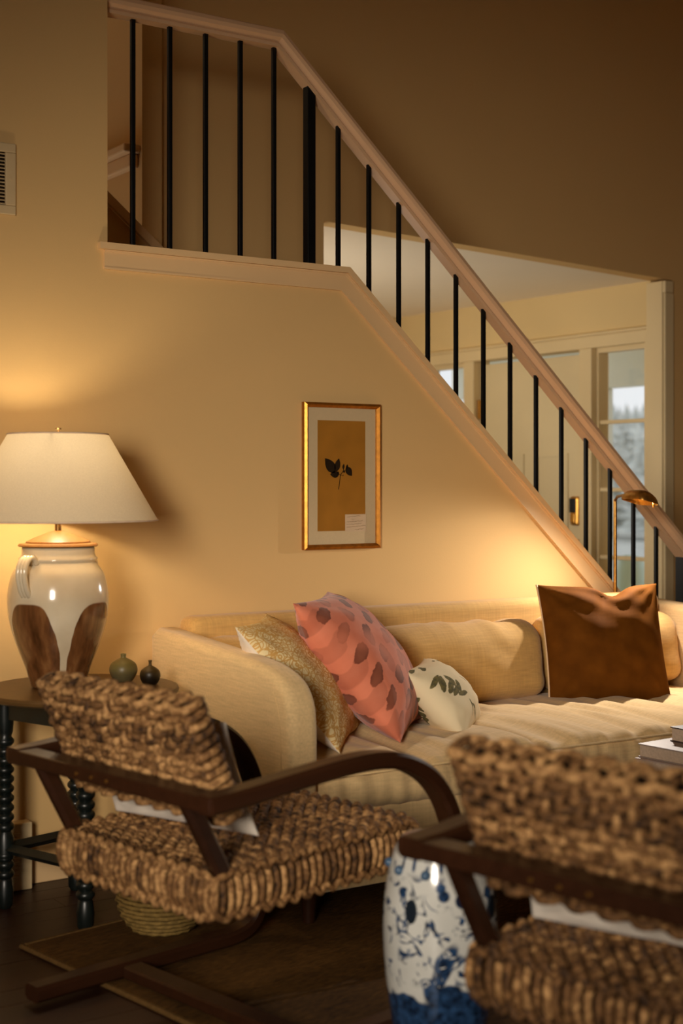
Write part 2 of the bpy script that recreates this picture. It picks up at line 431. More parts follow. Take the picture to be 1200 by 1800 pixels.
# floor
fl = struct('floor', B((-1.6, 7.6, -4.1, 5.5, -.06, -.012), (2.9, 5.85, 5.5, 8.0, -.06, -.012)), M['floor'], 'dark wood plank floor of the living room', 'floor')
rows = 22
for i in range(rows):
    y0 = 2.2+i*.1; x = -1.0-random.random()*.8
    while x < 6.4:
        ln = 1.3+random.random()*.7
        a, b = max(x, -1.5), min(x+ln, 6.5)
        if b-a > .05:
            bm = B((a, b-.0015, y0, y0+.0982, -.012, 0.0+random.uniform(-.0008, 0)))
            mesh_obj('floor_plank', bm, M['floor'], fl)
        x += ln
# near part of the same floor, behind and below the frame
struct('floor_board', B((-1.5, 7.5, -4.0, 2.199, -.012, -.0005)), M['floor'], None, None, parent=fl)
# stair wall
bm = bmesh.new()
prism(bm, [(-1.5, -.06), (4.86, -.06), (4.86, diag(4.86)), (KX, KZ), (2.02, KZ), (2.02, HI), (-1.5, HI)], 'y', WY, WY+.11)
struct('wall_stair', bm, M['wall'], 'cream plaster wall under the staircase with a diagonal top', 'wall')
# ledge cap + apron on top of it
def ledge_path(o=0): return [(2.0-o*.2, KZ+o), (KX+o*.414, KZ+o), (4.875, diag(4.875)+o*math.hypot(1, SL))]
bm = bmesh.new()
def band(bm, lo, hi, y0, y1, xs=2.005, xe=4.875):
    k = math.hypot(1, SL); t = (k-1)/SL
    A = [(xs, KZ+lo), (KX+lo*t, KZ+lo), (xe, diag(xe)+lo*k)]
    C = [(xs, KZ+hi), (KX+hi*t, KZ+hi), (xe, diag(xe)+hi*k)]
    for i in (0, 1): prism(bm, [A[i], A[i+1], C[i+1], C[i]], 'y', y0, y1)
band(bm, 0, .022, WY-.022, WY+.13, 1.985)
struct('trim_1', bm, M['trim'], 'painted ledge cap running along the landing and down the stair', 'trim')
bm = bmesh.new(); band(bm, -.066, -.001, WY-.010, WY-.0005)
band(bm, -.066, -.060, WY-.0125, WY-.0095); band(bm, -.008, -.001, WY-.014, WY-.0095)
struct('trim_2', bm, M['trim'], 'flat apron band under the stair ledge', 'trim')
struct('baseboard_stair', B((-1.5, 4.86, WY-.014, WY-.0005, 0, .085), bevel=.003), M['trim'], 'painted baseboard along the stair wall', 'baseboard')
# far stair wall with the wide foyer opening
bm = bmesh.new()
prism(bm, [(2.70, 1.95), (2.70, HI), (7.5, HI), (7.5, -.06), (5.82, -.06), (5.82, 2.40), (5.80, 2.405), (3.545, 2.493), (3.545, 1.0), (3.40, 1.0), (3.40, 1.95)], 'y', FY, FY+.10)
struct('wall_far', bm, M['wall'], 'ochre-lit plaster wall above the staircase', 'wall')
# stair body, landing
bm = bmesh.new(); x = 4.82; z = 0.0; pts = [(4.82, -.01)]
nst = 9; run = (4.82-3.02)/nst; rise = 1.93/(nst+1)
for i in range(nst):
    pts += [(4.82-i*run, rise*(i+1)), (4.82-(i+1)*run, rise*(i+1))]
pts += [(3.02, 1.93), (1.2, 1.93), (1.2, 1.7), (2.9, 1.7), (4.6, -.01)]
prism(bm, pts, 'y', WY+.112, FY-.002)
struct('stair_flight', bm, M['carpet'], 'carpeted stair flight hidden behind the diagonal wall', 'stairs')
# recess at the landing, seen between the first balusters
struct('wall_landing', B((2.607, 2.698, FY-.06, FY+3.4, 1.94, HI)), M['wall'], 'dim end of the wall beside the upper stair', 'wall')
struct('wall_recess', B((-1.5, 2.60, 7.2, 7.3, -.06, HI)), M['wall'], 'dim back wall of the upper stair', 'wall')
bm = B((2.53, 2.606, FY-.05, FY+1.5, 2.668, 2.705), (2.565, 2.606, FY-.03, FY+1.5, 2.61, 2.668)); bev(bm, .008)
struct('trim_3', bm, M['trim'], 'small moulded ledge on the dim landing wall', 'trim')
# upper flight rising to the other side: skirt board over brown carpeted steps
bm = bmesh.new(); q = lambda x: 2.235+.82*(2.64-x)
prism(bm, [(2.70, q(2.70)), (2.70, q(2.70)+.045), (1.5, q(1.5)+.045), (1.5, q(1.5))], 'y', 5.24, 5.262)
struct('trim_4', bm, M['trim'], 'sloping skirt board of the upper stair', 'trim')
bm = bmesh.new(); prism(bm, [(2.68, 1.94), (2.68, q(2.68)), (1.5, q(1.5)), (1.5, 1.94)], 'y', 5.263, 5.33)
struct('wall_upper_flight', bm, M['wall'], 'dim wedge of wall under the upper stair', 'wall')
bm = B((1.9, 2.44, 4.95, 5.235, 1.931, 2.055)); bev(bm, .02, 2)
struct('stair_flight_upper', bm, M['carpet'], 'brown carpeted step at the foot of the upper stair', 'stairs')
# room shell out of view
bm = bmesh.new()
for b_ in ((-1.6, -1.5, -4.1, -.85, -.06, HI), (-1.6, -1.5, .25, 8, -.06, HI), (-1.6, -1.5, -.85, .25, -.06, 1.02), (-1.6, -1.5, -.85, .25, 2.42, HI)): box(bm, *b_)
struct('wall_left', bm, M['wall'], 'living-room side wall with the window', 'wall')
struct('wall_rear', B((-1.5, 7.5, -4.1, -4.0, -.06, HI)), M['wall'], 'living-room wall behind the viewer', 'wall')
struct('wall_right', B((7.5, 7.6, -4.1, FY+.1, -.06, HI)), M['wall'], 'living-room side wall past the stair', 'wall')
struct('ceiling', B((-1.6, 7.6, -4.1, 8.8, HI, HI+.1)), M['ceil'], 'high living-room ceiling', 'ceiling')
struct('window_3', B((-1.57, -1.54, -.85, .25, 1.02, 1.08), (-1.57, -1.54, -.85, .25, 2.36, 2.42), (-1.57, -1.54, -.85, -.79, 1.08, 2.36), (-1.57, -1.54, .19, .25, 1.08, 2.36), (-1.57, -1.54, -.79, .19, 1.70, 1.74)), M['trim'], 'living-room window frame', 'window')

# ---- foyer
bm = bmesh.new()     # ceiling: a sheet with thickness from the header edge to the entry wall
v = [bm.verts.new(p) for p in ((3.3, FY+.02, 2.503), (5.85, FY+.02, 2.404), (5.85, 7.95, 2.43), (2.6, 7.95, 2.43))]
f = bm.faces.new(v); r = bmesh.ops.extrude_face_region(bm, geom=[f])
for e in r['geom']:
    if isinstance(e, bmesh.types.BMVert): e.co.z += .12
bmesh.ops.recalc_face_normals(bm, faces=bm.faces)
struct('ceiling_foyer', bm, M['ceil'], 'pale foyer ceiling beyond the stair', 'ceiling')
struct('wall_foyer', B((2.6, 5.85, 7.85, 7.95, -.06, 2.5)), M['foyer'], 'pale end wall of the foyer', 'wall')
struct('wall_foyer_side', B((2.9, 3.0, FY+.1, 7.85, -.06, 2.6)), M['foyer'], 'foyer wall behind the stair', 'wall')
bm = bmesh.new()     # entry wall with openings for the sidelights and the door
ylo, yhi = 5.50, 7.85
for b_ in ((EX, EX+.12, 5.505, yhi, 2.075, 2.5), (EX, EX+.12, 7.535, yhi, -.06, 2.075), (EX, EX+.12, 5.505, 5.535, -.06, 2.075)):
    box(bm, *b_)
struct('wall_entry', bm, M['foyer'], 'cream entry wall around the front door', 'wall')
# casings
cas = [(EX-.018, EX-.0005, 5.505, 7.62, 2.075, 2.145), (EX-.030, EX-.0005, 5.505, 7.64, 2.145, 2.160),
       (EX-.018, EX+.12, 5.415, 5.535, 0, 2.0748), (EX-.018, EX+.12, 5.945, 6.045, 0, 2.0748), (EX-.018, EX+.12, 7.005, 7.105, 0, 2.0748), (EX-.018, EX+.12, 7.525, 7.61, 0, 2.0748)]
bm = bmesh.new()
for b_ in cas: box(bm, *b_)
bev(bm, .004)
struct('trim_5', bm, M['foyer_trim'], 'flat painted casing around the front door and its sidelights', 'trim')
# post where the foyer opening ends
bm = B((5.72, 5.745, FY-.01, FY+.11, 0, 2.395), (5.73, 5.80, FY-.022, FY+.02, 0, 2.33), (5.725, 5.79, FY-.028, FY+.02, 2.33, 2.395)); bev(bm, .006)
struct('trim_6', bm, M['foyer_trim'], 'painted jamb post at the end of the foyer opening', 'trim')
# sidelight windows
def sidelight(name, y0, y1, label):
    f = B((EX+.02, EX+.075, y0, y0+.018, .45, 2.075), (EX+.02, EX+.075, y1-.018, y1, .45, 2.075), (EX+.02, EX+.075, y0+.018, y1-.018, 2.047, 2.075), (EX+.02, EX+.075, y0+.018, y1-.018, .45, .49))
    w = struct(name, f, M['foyer_trim'], label, 'window')
    zs = [.49, .88, 1.265, 1.65, 2.047]
    for z in zs[1:-1]: mesh_obj('muntin', B((EX+.03, EX+.065, y0+.018, y1-.018, z-.011, z+.011), bevel=.003), M['foyer_trim'], w)
    for a, b in zip(zs, zs[1:]):
        mesh_obj('glass_pane', B((EX+.045, EX+.049, y0+.018, y1-.018, a+.0, b-.0)), M['glass'], w)
    mesh_obj('lower_panel', B((EX+.02, EX+.075, y0, y1, -.01, .449)), M['foyer_trim'], w)
sidelight('window_1', 5.536, 5.944, 'tall narrow sidelight window right of the front door')
sidelight('window_2', 7.106, 7.524, 'narrow sidelight window by the door hinges, mostly behind the stair')
# front door
dr = struct('door_1', B((EX+.035, EX+.08, 6.052, 6.998, -.01, 2.052), bevel=.003), M['dooroff'], 'cream front door behind the balusters', 'door')
for (y0, y1, z0, z1) in ((6.19, 6.47, .95, 1.48), (6.58, 6.86, .95, 1.48), (6.19, 6.47, .2, .78), (6.58, 6.86, .2, .78)):
    bm = B((EX+.028, EX+.036, y0, y1, z0, z0+.02), (EX+.028, EX+.036, y0, y1, z1-.02, z1), (EX+.028, EX+.036, y0, y0+.02, z0+.02, z1-.02), (EX+.028, EX+.036, y1-.02, y1, z0+.02, z1-.02))
    mesh_obj('panel_moulding', bm, M['dooroff'], dr)
for z in (.3, 1.05, 1.77): mesh_obj('hinge', B((EX+.012, EX+.036, 6.99, 7.004, z-.06, z+.06), bevel=.003), M['brass'], dr)
bm = B((EX+.010, EX+.036, 6.085, 6.155, 1.055, 1.225)); bev(bm, .018, 3)
lk = mesh_obj('lock_plate', bm, M['brass'], dr)
bm = B((EX+.000, EX+.010, 6.10, 6.15, 1.13, 1.215)); bev(bm, .012, 3)
setp(mesh_obj('lock_keypad', bm, M['black'], lk), 'black keypad of the brass door lock')
bm = B((EX+.002, EX+.010, 6.105, 6.145, 1.07, 1.125)); bev(bm, .014, 3); mesh_obj('thumb_turn', bm, M['brass'], lk)
bm = B((EX+.012, EX+.036, 6.08, 6.155, .87, .975)); bev(bm, .008, 2)
hp = mesh_obj('handle_plate', bm, M['brass'], dr)
bm = bmesh.new(); tube(bm, [(EX+.012, 6.115, .925), (EX-.03, 6.115, .925), (EX-.035, 6.13, .925), (EX-.035, 6.22, .922)], .011, 8); mesh_obj('lever_handle', bm, M['brass'], hp, True)
# small dark wall lantern, peeking over the ledge
t = thing('wall_lantern', 'small dark wall lantern in the foyer just above the stair ledge', 'lantern', (3.6, 7.85, 2.12))
mesh_obj('back_plate', B((-.03, .03, -.02, -.0005, -.06, .06), bevel=.004), M['black'], t)
bm = bmesh.new(); tube(bm, [(0, -.02, .02), (0, -.08, .05), (0, -.10, .02)], .008, 8); mesh_obj('bracket', bm, M['black'], t, True)
bm = bmesh.new(); lathe(bm, [(0, .03), (.02, .02), (.05, -.01), (.05, -.014), (0, -.014)], 20, (0, -.10)); mesh_obj('lantern_cap', bm, M['black'], t)

# ---- outside
struct('ground', B((EX+.13, 60, -10, 70, -.5, -.1)), M['lawn'], 'pale haze-tinted ground outside the front door', 'ground')
bm = B((EX+.13, 7.8, 5.62, 9.6, 2.28, 2.36), (7.62, 7.74, 5.62, 9.6, 2.02, 2.28)); box(bm, 6.6, 6.7, 5.62, 9.6, 2.18, 2.279)
struct('ceiling_porch', bm, M['porch'], 'white porch ceiling and beam outside the sidelight', 'ceiling')
for i, (yy) in enumerate((7.79, 9.2)):
    struct('trim_%d' % (7+i), B((7.62, 7.74, yy, yy+.14, -.1, 2.02), bevel=.005), M['porch'],
           ('white porch post seen through the sidelight right of the door', 'white porch post seen through the sidelight by the hinges')[i], 'post')
struct('floor_porch', B((EX+.13, 7.8, 5.62, 9.6, -.1, -.03)), M['porch'], 'pale porch floor', 'floor')
t = thing('garden_pot', 'pale teal glazed pot standing on the porch outside the sidelight', 'pot', (7.1, 6.98, -.03))
bm = bmesh.new(); lathe(bm, [(0, 0), (.09, 0), (.12, .25), (.12, .6), (.11, .74), (.09, .81), (.05, .84), (0, .845)], 28); mesh_obj('pot_body', bm, M['teal'], t, True)
trees = [(26+3.6*((k*2) % 5)+k*.12, .955+.0105*k, 3.5+1.0*((k*7) % 5)/4) for k in range(10)]+[(28+3*(k % 3)+k*.4, 1.215+.016*k, 3.5+.8*((k*5) % 4)/3) for k in range(6)]
for i, (d, ratio, h) in enumerate(trees):
    t = thing('conifer', 'haze-tinted grey conifer in the row far beyond the porch', 'tree', (d, d*ratio, -.1), i*1.7, 'conifers beyond the porch')
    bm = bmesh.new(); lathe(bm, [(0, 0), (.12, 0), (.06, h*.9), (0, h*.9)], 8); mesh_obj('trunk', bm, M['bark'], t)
    bm = bmesh.new()
    L = 16; w0 = h*.22
    for k in range(L):
        z0 = h*(.06+.86*k/L); r0 = w0*(1-k/L)**.75+.05; n = 22
        top = bm.verts.new((random.uniform(-.05, .05), random.uniform(-.05, .05), z0+h*.13))
        ring = []
        for a in range(n):
            rr = r0*(random.uniform(.45, .95) if a % 2 else random.uniform(.8, 1.35))
            ring.append(bm.verts.new((rr*math.cos(2*PI*a/n), rr*math.sin(2*PI*a/n), z0+random.uniform(-.08, .08))))
        for a in range(n): bm.faces.new((ring[a], ring[(a+1) % n], top))
        bm.faces.new(ring[::-1])
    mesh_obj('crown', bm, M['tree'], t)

# ================================================================== RAILING
rl = thing('stair_railing', 'painted handrail on thin black balusters along landing and stair', 'railing', (2.03, WY+.05, KZ+.022))
RO = Vector((2.03, WY+.05, KZ+.022))
YB = 4.45
RK = (2.706, 2.893)          # underside of the rail at its bend
rail_u = lambda x: RK[1] if x < RK[0] else RK[1]-SL*(x-RK[0])
cap = lambda x: KZ+.022 if x < KX else diag(x)+.022*math.hypot(1, SL)
prof = [(-.024, 0), (.024, 0), (.024, .012), (.018, .018), (.033, .032), (.036, .045), (.030, .060), (.015, .068), (-.015, .068), (-.030, .060), (-.036, .045), (-.033, .032), (-.018, .018), (-.024, .012)]
bm = bmesh.new(); rings = []; kk = math.hypot(1, SL); tt = (kk-1)/SL
for which in range(3):
    ring = []
    for (w, h) in prof:
        if which == 0: p = (2.021, RK[1]+h)
        elif which == 1: p = (RK[0]+h*tt, RK[1]+h)
        else: p = (4.99, rail_u(4.99)+h*kk*1.15)
        ring.append(bm.verts.new((p[0]-RO.x, YB+w-RO.y, p[1]-RO.z)))
    rings.append(ring)
for a, b in zip(rings, rings[1:]):
    for j in range(len(prof)): bm.faces.new((a[j], a[(j+1) % len(prof)], b[(j+1) % len(prof)], b[j]))
bm.faces.new(rings[0]); bm.faces.new(rings[-1])
bmesh.ops.recalc_face_normals(bm, faces=bm.faces)
mesh_obj('handrail', bm, M['rail'], rl)
def stick(name, x, r):
    z0, z1 = cap(x)-.004-SL*r*(x > KX), rail_u(x)+.004-(SL*r if x > RK[0] else 0)
    z1 = rail_u(x+r)+.003 if x+r < RK[0] else rail_u(x-r)-.0+.004
    bm = B((x-r-RO.x, x+r-RO.x, -r, r, z0-RO.z, z1-RO.z)); bev(bm, .002)
    mesh_obj(name, bm, M['black'], rl)
for i in range(19):
    x = 2.137+.1415*i
    if i == 5: stick('newel_post', x+.013, .0175)
    else: stick('baluster', x, .0078)
stick('newel_post', 4.855, .024)

# ================================================================== PICTURE
pt = thing('framed_botanical', 'gold framed pressed-leaf print hanging on the wall above the sofa', 'picture', (2.963, WY, 1.328))
W2, H2 = .1715, .271
pf = bmesh.new(); fw = .018
for (a, b) in (((-W2, -H2), (W2, -H2)), ((W2, -H2), (W2, H2)), ((W2, H2), (-W2, H2)), ((-W2, H2), (-W2, -H2))):
    sx = lambda p: (p[0]-math.copysign(fw, p[0]), p[1]-math.copysign(fw, p[1]))
    A, Bq, Ai, Bi = a, b, sx(a), sx(b); Am, Bm = ((A[0]+Ai[0])/2, (A[1]+Ai[1])/2), ((Bq[0]+Bi[0])/2, (Bq[1]+Bi[1])/2)
    bm2 = pf; q_ = []
    cols = [(A, Bq, -.001), (A, Bq, -.020), (Am, Bm, -.026), (Ai, Bi, -.016), (Ai, Bi, -.001)]
    vs = [[bm2.verts.new((p[0], y, p[1])) for p in (c0, c1)] for (c0, c1, y) in cols]
    for i in range(4): bm2.faces.new((vs[i][0], vs[i][1], vs[i+1][1], vs[i+1][0]))
    bm2.faces.new((vs[0][0], vs[4][0], vs[4][1], vs[0][1]))
bmesh.ops.remove_doubles(pf, verts=pf.verts, dist=1e-5); bmesh.ops.recalc_face_normals(pf, faces=pf.faces)
mesh_obj('picture_frame', pf, M['gold'], pt)
iw, ih = W2-fw, H2-fw
mesh_obj('mat_board', B((-iw, iw, -.008, -.0015, -ih, ih)), M['mat'], pt)
pr = mesh_obj('botanical_sheet', B((-.107, .107, -.0086, -.0079, -.204, .206)), M['paper'], pt)
def leafpoly(bm, base, tip, w, y):
    b_, t_ = Vector(base), Vector(tip); d = t_-b_; n = Vector((-d.y, d.x)).normalized()
    L = [(0, 0), (.12, .55), (.3, .95), (.5, 1), (.72, .72), (.9, .28), (1, 0)]
    pts = [b_+d*a+n*w*k for a, k in L]+[b_+d*a-n*w*k for a, k in L[-2:0:-1]]
    lo = [bm.verts.new((p.x, y, p.y)) for p in pts]; hi = [bm.verts.new((p.x, y-.0005, p.y)) for p in pts]
    bm.faces.new(hi)
    for i in range(len(pts)): bm.faces.new((lo[i], lo[(i+1) % len(pts)], hi[(i+1) % len(pts)], hi[i]))
    bmesh.ops.recalc_face_normals(bm, faces=bm.faces)
for (b_, t_, w) in (((-.030, .012), (-.075, .066), .020), ((-.026, .016), (-.012, .066), .013), ((-.012, .006), (-.052, .006), .013), ((.020, .034), (.046, .000), .014), ((.006, .026), (.010, .046), .005), ((.022, .026), (.026, .044), .005), ((.008, .012), (.014, .022), .004), ((-.014, .006), (-.018, .018), .004)):
    bm = bmesh.new(); leafpoly(bm, b_, t_, w, -.0087); mesh_obj('pressed_leaf', bm, M['leaf_pressed'], pr)
bm = bmesh.new(); tube(bm, [(-.014, -.0089, -.050), (-.008, -.0089, -.010), (-.006, -.0089, .004), (.006, -.0089, .018), (.010, -.0089, .032)], .0014, 5)
tube(bm, [(-.006, -.0089, .004), (-.018, -.0089, .010), (-.030, -.0089, .014)], .0012, 5); tube(bm, [(-.006, -.0089, .002), (.010, -.0089, .004), (.004, -.0089, .000)], .0008, 5); tube(bm, [(.006, -.0089, .018), (.022, -.0089, .024), (.028, -.0089, .034)], .001, 5)
mesh_obj('pressed_stem', bm, M['leaf_pressed'], pr)
lb = mesh_obj('handwritten_label', B((.015, .111, -.0094, -.0087, -.207, -.143)), M['label'], pr)
bm = bmesh.new(); rg = random.Random(3)
for k, (x0, x1) in enumerate(((.022, .085), (.045, .06), (.022, .095), (.022, .09), (.022, .107), (.06, .10))):
    z = -.153-k*.0095; x = x0; pts = []
    while x < x1:
        pts.append((x, -.0096, z+rg.uniform(-.0022, .0024)+.0006*(x-x0)/.01)); x += .0016
    if len(pts) > 2: tube(bm, pts, .00035, 4)
setp(mesh_obj('handwriting', bm, M['ink'], None), None).parent = pt
mesh_obj('picture_glass', B((-iw, iw, -.0125, -.0115, -ih, ih)), M['glass'], pt)

# ================================================================== VENTS
vt = thing('wall_vent', 'cream louvred air vent high on the wall beside the landing', 'vent', (1.50, WY, 2.28))
bm = B((-.20, .195, -.012, -.0005, -.115, -.085), (-.20, .195, -.012, -.0005, .085, .115), (-.20, -.17, -.012, -.0005, -.085, .085), (.16, .195, -.012, -.0005, -.085, .085)); bev(bm, .003)
mesh_obj('vent_frame', bm, M['vent'], vt)
mesh_obj('vent_backing', B((-.17, .16, -.002, -.0005, -.085, .085)), M['ventdark'], vt)
for k in range(15):
    bm = bmesh.new(); z = -.080+k*.0114; prism(bm, [(-.003, z), (-.011, z-.004), (-.011, z-.0015), (-.003, z+.0025)], 'x', -.169, .159); mesh_obj('louvre', bm, M['vent'], vt)
bm = bmesh.new(); tube(bm, [(.178, -.011, 0), (.178, -.0145, 0)], .004, 8); mesh_obj('screw', bm, M['vent'], vt)
vt = thing('floor_register', 'cream baseboard heat register low on the wall behind the side table', 'vent', (1.57, WY-.014, 0))
bm = B((-.17, .16, -.05, -.0005, 0, .215)); bev(bm, .004)
mesh_obj('register_body', bm, M['vent'], vt)
for k in range(10): mesh_obj('louvre', B((-.14, .115, -.058, -.0505, .045+k*.015, .051+k*.015)), M['vent'], vt)

# ================================================================== SOFA
def rbox(w, d, h, r, n=(12, 8, 4), fn=None, crown=0):
    """rounded box, centred on x,y, bottom at z=0; fn(p, normal) -> displacement along normal"""
    bm = bmesh.new(); hx, hy, hz = w/2, d/2, h/2
    def cl(v, lim): return max(-lim, min(lim, v))
    def grid(o, a, b, na, nb):
        g = [[bm.verts.new(Vector(o)+Vector(a)*(i/na)+Vector(b)*(j/nb)) for j in range(nb+1)] for i in range(na+1)]
        for i in range(na):
            for j in range(nb): bm.faces.new((g[i][j], g[i+1][j], g[i+1][j+1], g[i][j+1]))
    nx, ny, nz = n
    grid((-hx, -hy, hz), (w, 0, 0), (0, d, 0), nx, ny); grid((-hx, hy, -hz), (w, 0, 0), (0, -d, 0), nx, ny)
    grid((-hx, -hy, -hz), (w, 0, 0), (0, 0, h), nx, nz); grid((hx, hy, -hz), (-w, 0, 0), (0, 0, h), nx, nz)
    grid((hx, -hy, -hz), (0, d, 0), (0, 0, h), ny, nz); grid((-hx, hy, -hz), (0, -d, 0), (0, 0, h), ny, nz)
    bmesh.ops.remove_doubles(bm, verts=bm.verts, dist=1e-5)
    for v in bm.verts:
        p = v.co.copy(); s, t = p.x/hx, p.y/hy
        # redistribute towards the edges so that rounding has vertices
        c = Vector((cl(p.x, hx-r), cl(p.y, hy-r), cl(p.z, hz-min(r, hz*.999))))
        q = p-c
        if q.length > 1e-6: p = c+q.normalized()*r
        if crown and p.z > -hz*.2: p.z += crown*(1-s*s*s*s)*(1-t*t*t*t)*((p.z+hz*.2)/(hz*1.2))
        v.co = p+Vector((0, 0, hz))
    bm.normal_update()
    if fn:
        mv = [(v, fn(v.co, v.normal)) for v in bm.verts]
        nn = {v: v.normal.copy() for v, _ in mv}
        for v, dsp in mv: v.co += nn[v]*dsp
    return bm
SX0, SX1, SY0, SY1 = 2.15, 4.52, 3.355, 4.315
sofa = thing('sofa', 'long sand-coloured linen sofa with thin arms against the stair wall', 'sofa', ((SX0+SX1)/2, (SY0+SY1)/2+.028, .012), -.034)
SO = Vector(((SX0+SX1)/2, (SY0+SY1)/2, .012))
def L(o): o.parent = sofa; return o
def shift(bm, x, y, z):
    bmesh.ops.translate(bm, verts=bm.verts, vec=Vector((x, y, z))-SO); return bm
def arm_poly():
    pts = [(SY0, .12), (SY1, .12), (SY1, .775), (SY1-.04, .80), (SY0+.30, .765)]
    c = [(SY0+.30, .765), (SY0+.16, .750), (SY0+.06, .715), (SY0+.012, .655), (SY0, .58)]
    return pts+[tuple(p) for p in spline([Vector((a, b, 0)) for a, b in c], 4)[1:]] 
for x0, x1 in ((SX0, SX0+.10), (SX1-.10, SX1)):
    bm = bmesh.new(); prism(bm, [(p[0], p[1]) for p in arm_poly()], 'x', x0, x1)
    ed = [e for e in bm.edges if abs(e.verts[0].co.x-e.verts[1].co.x) < 1e-6]
    bmesh.ops.bevel(bm, geom=ed, offset=.030, segments=4, profile=.5, affect='EDGES', clamp_overlap=True)
    shift(bm, 0, 0, .012)
    a = mesh_obj('arm', bm, M['linen_arm'], sofa, True, 50)
    bm = bmesh.new()
    xs = x0+.001 if x0 < 3 else x0
    for xs in (x0-.0005, x1+.0005):
        pp = [(xs, SY0+.05, .16), (xs, SY0+.052, .40), (xs, SY0+.055, .56), (xs, SY0+.072, .64), (xs, SY0+.10, .685)]
        tube(bm, spline(pp, 4), .0022, 5)
    shift(bm, 0, 0, .012); mesh_obj('arm_seam', bm, M['linen_seat'], a, True)
bm = B((SX0+.102, SX1-.102, SY1-.13, SY1, .12, .835)); bev(bm, .035, 4); shift(bm, 0, 0, .012)
mesh_obj('backrest', bm, M['linen'], sofa, True, 50)
bm = B((SX0+.102, SX1-.102, SY0+.02, SY1-.132, .10, .336)); bev(bm, .012, 2); shift(bm, 0, 0, .012)
mesh_obj('seat_base', bm, M['linen_seat'], sofa, True, 40)
def ridged(x): return 1-abs(2*x)
def seat_fold(p, n):
    # folds fan out from the back towards the front edge
    x, y = p.x, p.y
    a = .62-.25*x
    u = x*math.cos(a)+y*math.sin(a); v = -x*math.sin(a)+y*math.cos(a)
    xx = x+.10*y+.05*mn.noise(Vector((x*1.5, y*2.5, 5)))
    w = mn.noise(Vector((xx*10.5, y*1.5, 1.0)))
    w = 1.2*w-.5*abs(w)
    w2 = mn.noise(Vector((xx*23+4*y*mn.noise(Vector((x*2, 0, 1))), y*3.0, 7.0)))
    m = .55+.45*mn.noise(Vector((x*1.5, y*2, 3)))
    k = max(0, n.z)
    front = max(0, -n.y)*.5*mn.noise(Vector((x*22+4*p.z, p.z*3, 2.0)))
    return k*(.022*w+.007*w2)*(.75+.5*m)*(.35+.65*max(0, min(1, (.30-y)*3)))+front*.024+.006*mn.noise(Vector((x*2.3, y*2.3, p.z*3)))
bm = rbox(SX1-SX0-.214, .84, .135, .05, (230, 60, 12), seat_fold, .026)
shift(bm, (SX0+SX1)/2, SY0+.415, .338); mesh_obj('seat_cushion', bm, M['linen_seat'], sofa, True)
bm = bmesh.new(); tube(bm, [(SX0+.13, SY0-.0065, .452), (3.0, SY0-.0085, .455), (3.6, SY0-.0085, .454), (SX1-.13, SY0-.0065, .452)], .004, 6); shift(bm, 0, 0, 0)
mesh_obj('seat_piping', bm, M['linen_seat'], sofa, True)
def back_fold(seed):
    def f(p, n):
        x, y, z = p.x, p.y, p.z
        w = mn.noise(Vector((x*13+4*z, z*2.5, seed))); w3 = mn.noise(Vector((x*3, z*3, seed+4)))
        pull = max(0, z-.18)*5
        return (.016*w*min(1, pull)+.014*w3+.008*mn.noise(Vector((x*5-6*z, z*9+x*7, seed+9))))
    return f
for i, (x0, x1) in enumerate(((2.258, 2.915), (2.93, 3.69), (3.705, 4.412))):
    bm = rbox(x1-x0, .165, .298, .075, (46, 12, 26), back_fold(i*3.3+1))
    for v in bm.verts: v.co.y += (v.co.z-.0)*.17+.035*(1-((v.co.z-.16)/.16)**2)*(-1 if v.co.y < 0 else 0)*(1-(v.co.x/((x1-x0)/2))**4)
    shift(bm, (x0+x1)/2, 4.10, .482); mesh_obj('back_cushion', bm, M['linen'], sofa, True)
for x in (SX0+.12, SX1-.12):
    for y in (SY0+.10, SY1-.10):
        bm = bmesh.new(); lathe(bm, [(0, 0), (.018, 0), (.026, .108), (0, .108)], 14, (x, y)); shift(bm, 0, 0, .012); mesh_obj('leg', bm, M['chairwood'], sofa, True, 40)

# ================================================================== CUSHIONS
def pillow_mesh(w, h, t, n=30, ear=.07, wr=.004, seed=0, dip=None, pw=2.0):
    bm = bmesh.new(); uvl = bm.loops.layers.uv.new('UVMap')
    sd = lambda a: math.copysign(1-(1-abs(a))**1.5, a)
    S_ = [sd(-1+2*i/n) for i in range(n+1)]
    def P(s, q, side):
        x = s*w/2*(1-ear*(1-q*q)*s*s); y = q*h/2*(1-ear*(1-s*s)*q*q)
        prof = ((1-abs(s)**pw)*(1-abs(q)**pw))
        z = side*t/2*prof**.55
        e = 1-max(abs(s), abs(q))
        z += wr*mn.noise(Vector((s*3.0, q*3.0, seed+side)))*min(1, e*6)*2
        # tension folds running in from the corners
        for cx in (-1, 1):
            for cy in (-1, 1):
                dx, dy = s-cx, q-cy; rr = math.hypot(dx, dy); an = math.atan2(dy*cy, dx*cx)
                z += side*wr*1.6*math.sin(an*13+seed*2+cx)*math.exp(-rr*1.8)*min(1, rr*3)*min(1, e*8)
        if dip: x, y, z = dip(x, y, z, s, q, side)
        return Vector((x, y, z))
    F = {}; Bk = {}
    for i, s in enumerate(S_):
        for j, q in enumerate(S_):
            F[i, j] = bm.verts.new(P(s, q, 1))
            Bk[i, j] = F[i, j] if i in (0, n) or j in (0, n) else bm.verts.new(P(s, q, -1))
    for i in range(n):
        for j in range(n):
            for G, order, mi in ((F, ((i, j), (i+1, j), (i+1, j+1), (i, j+1)), 0), (Bk, ((i, j), (i, j+1), (i+1, j+1), (i+1, j)), 1)):
                f = bm.faces.new([G[k] for k in order]); f.material_index = mi
                for lp, k in zip(f.loops, order): lp[uvl].uv = ((S_[k[0]]+1)/2, (S_[k[1]]+1)/2)
    return bm
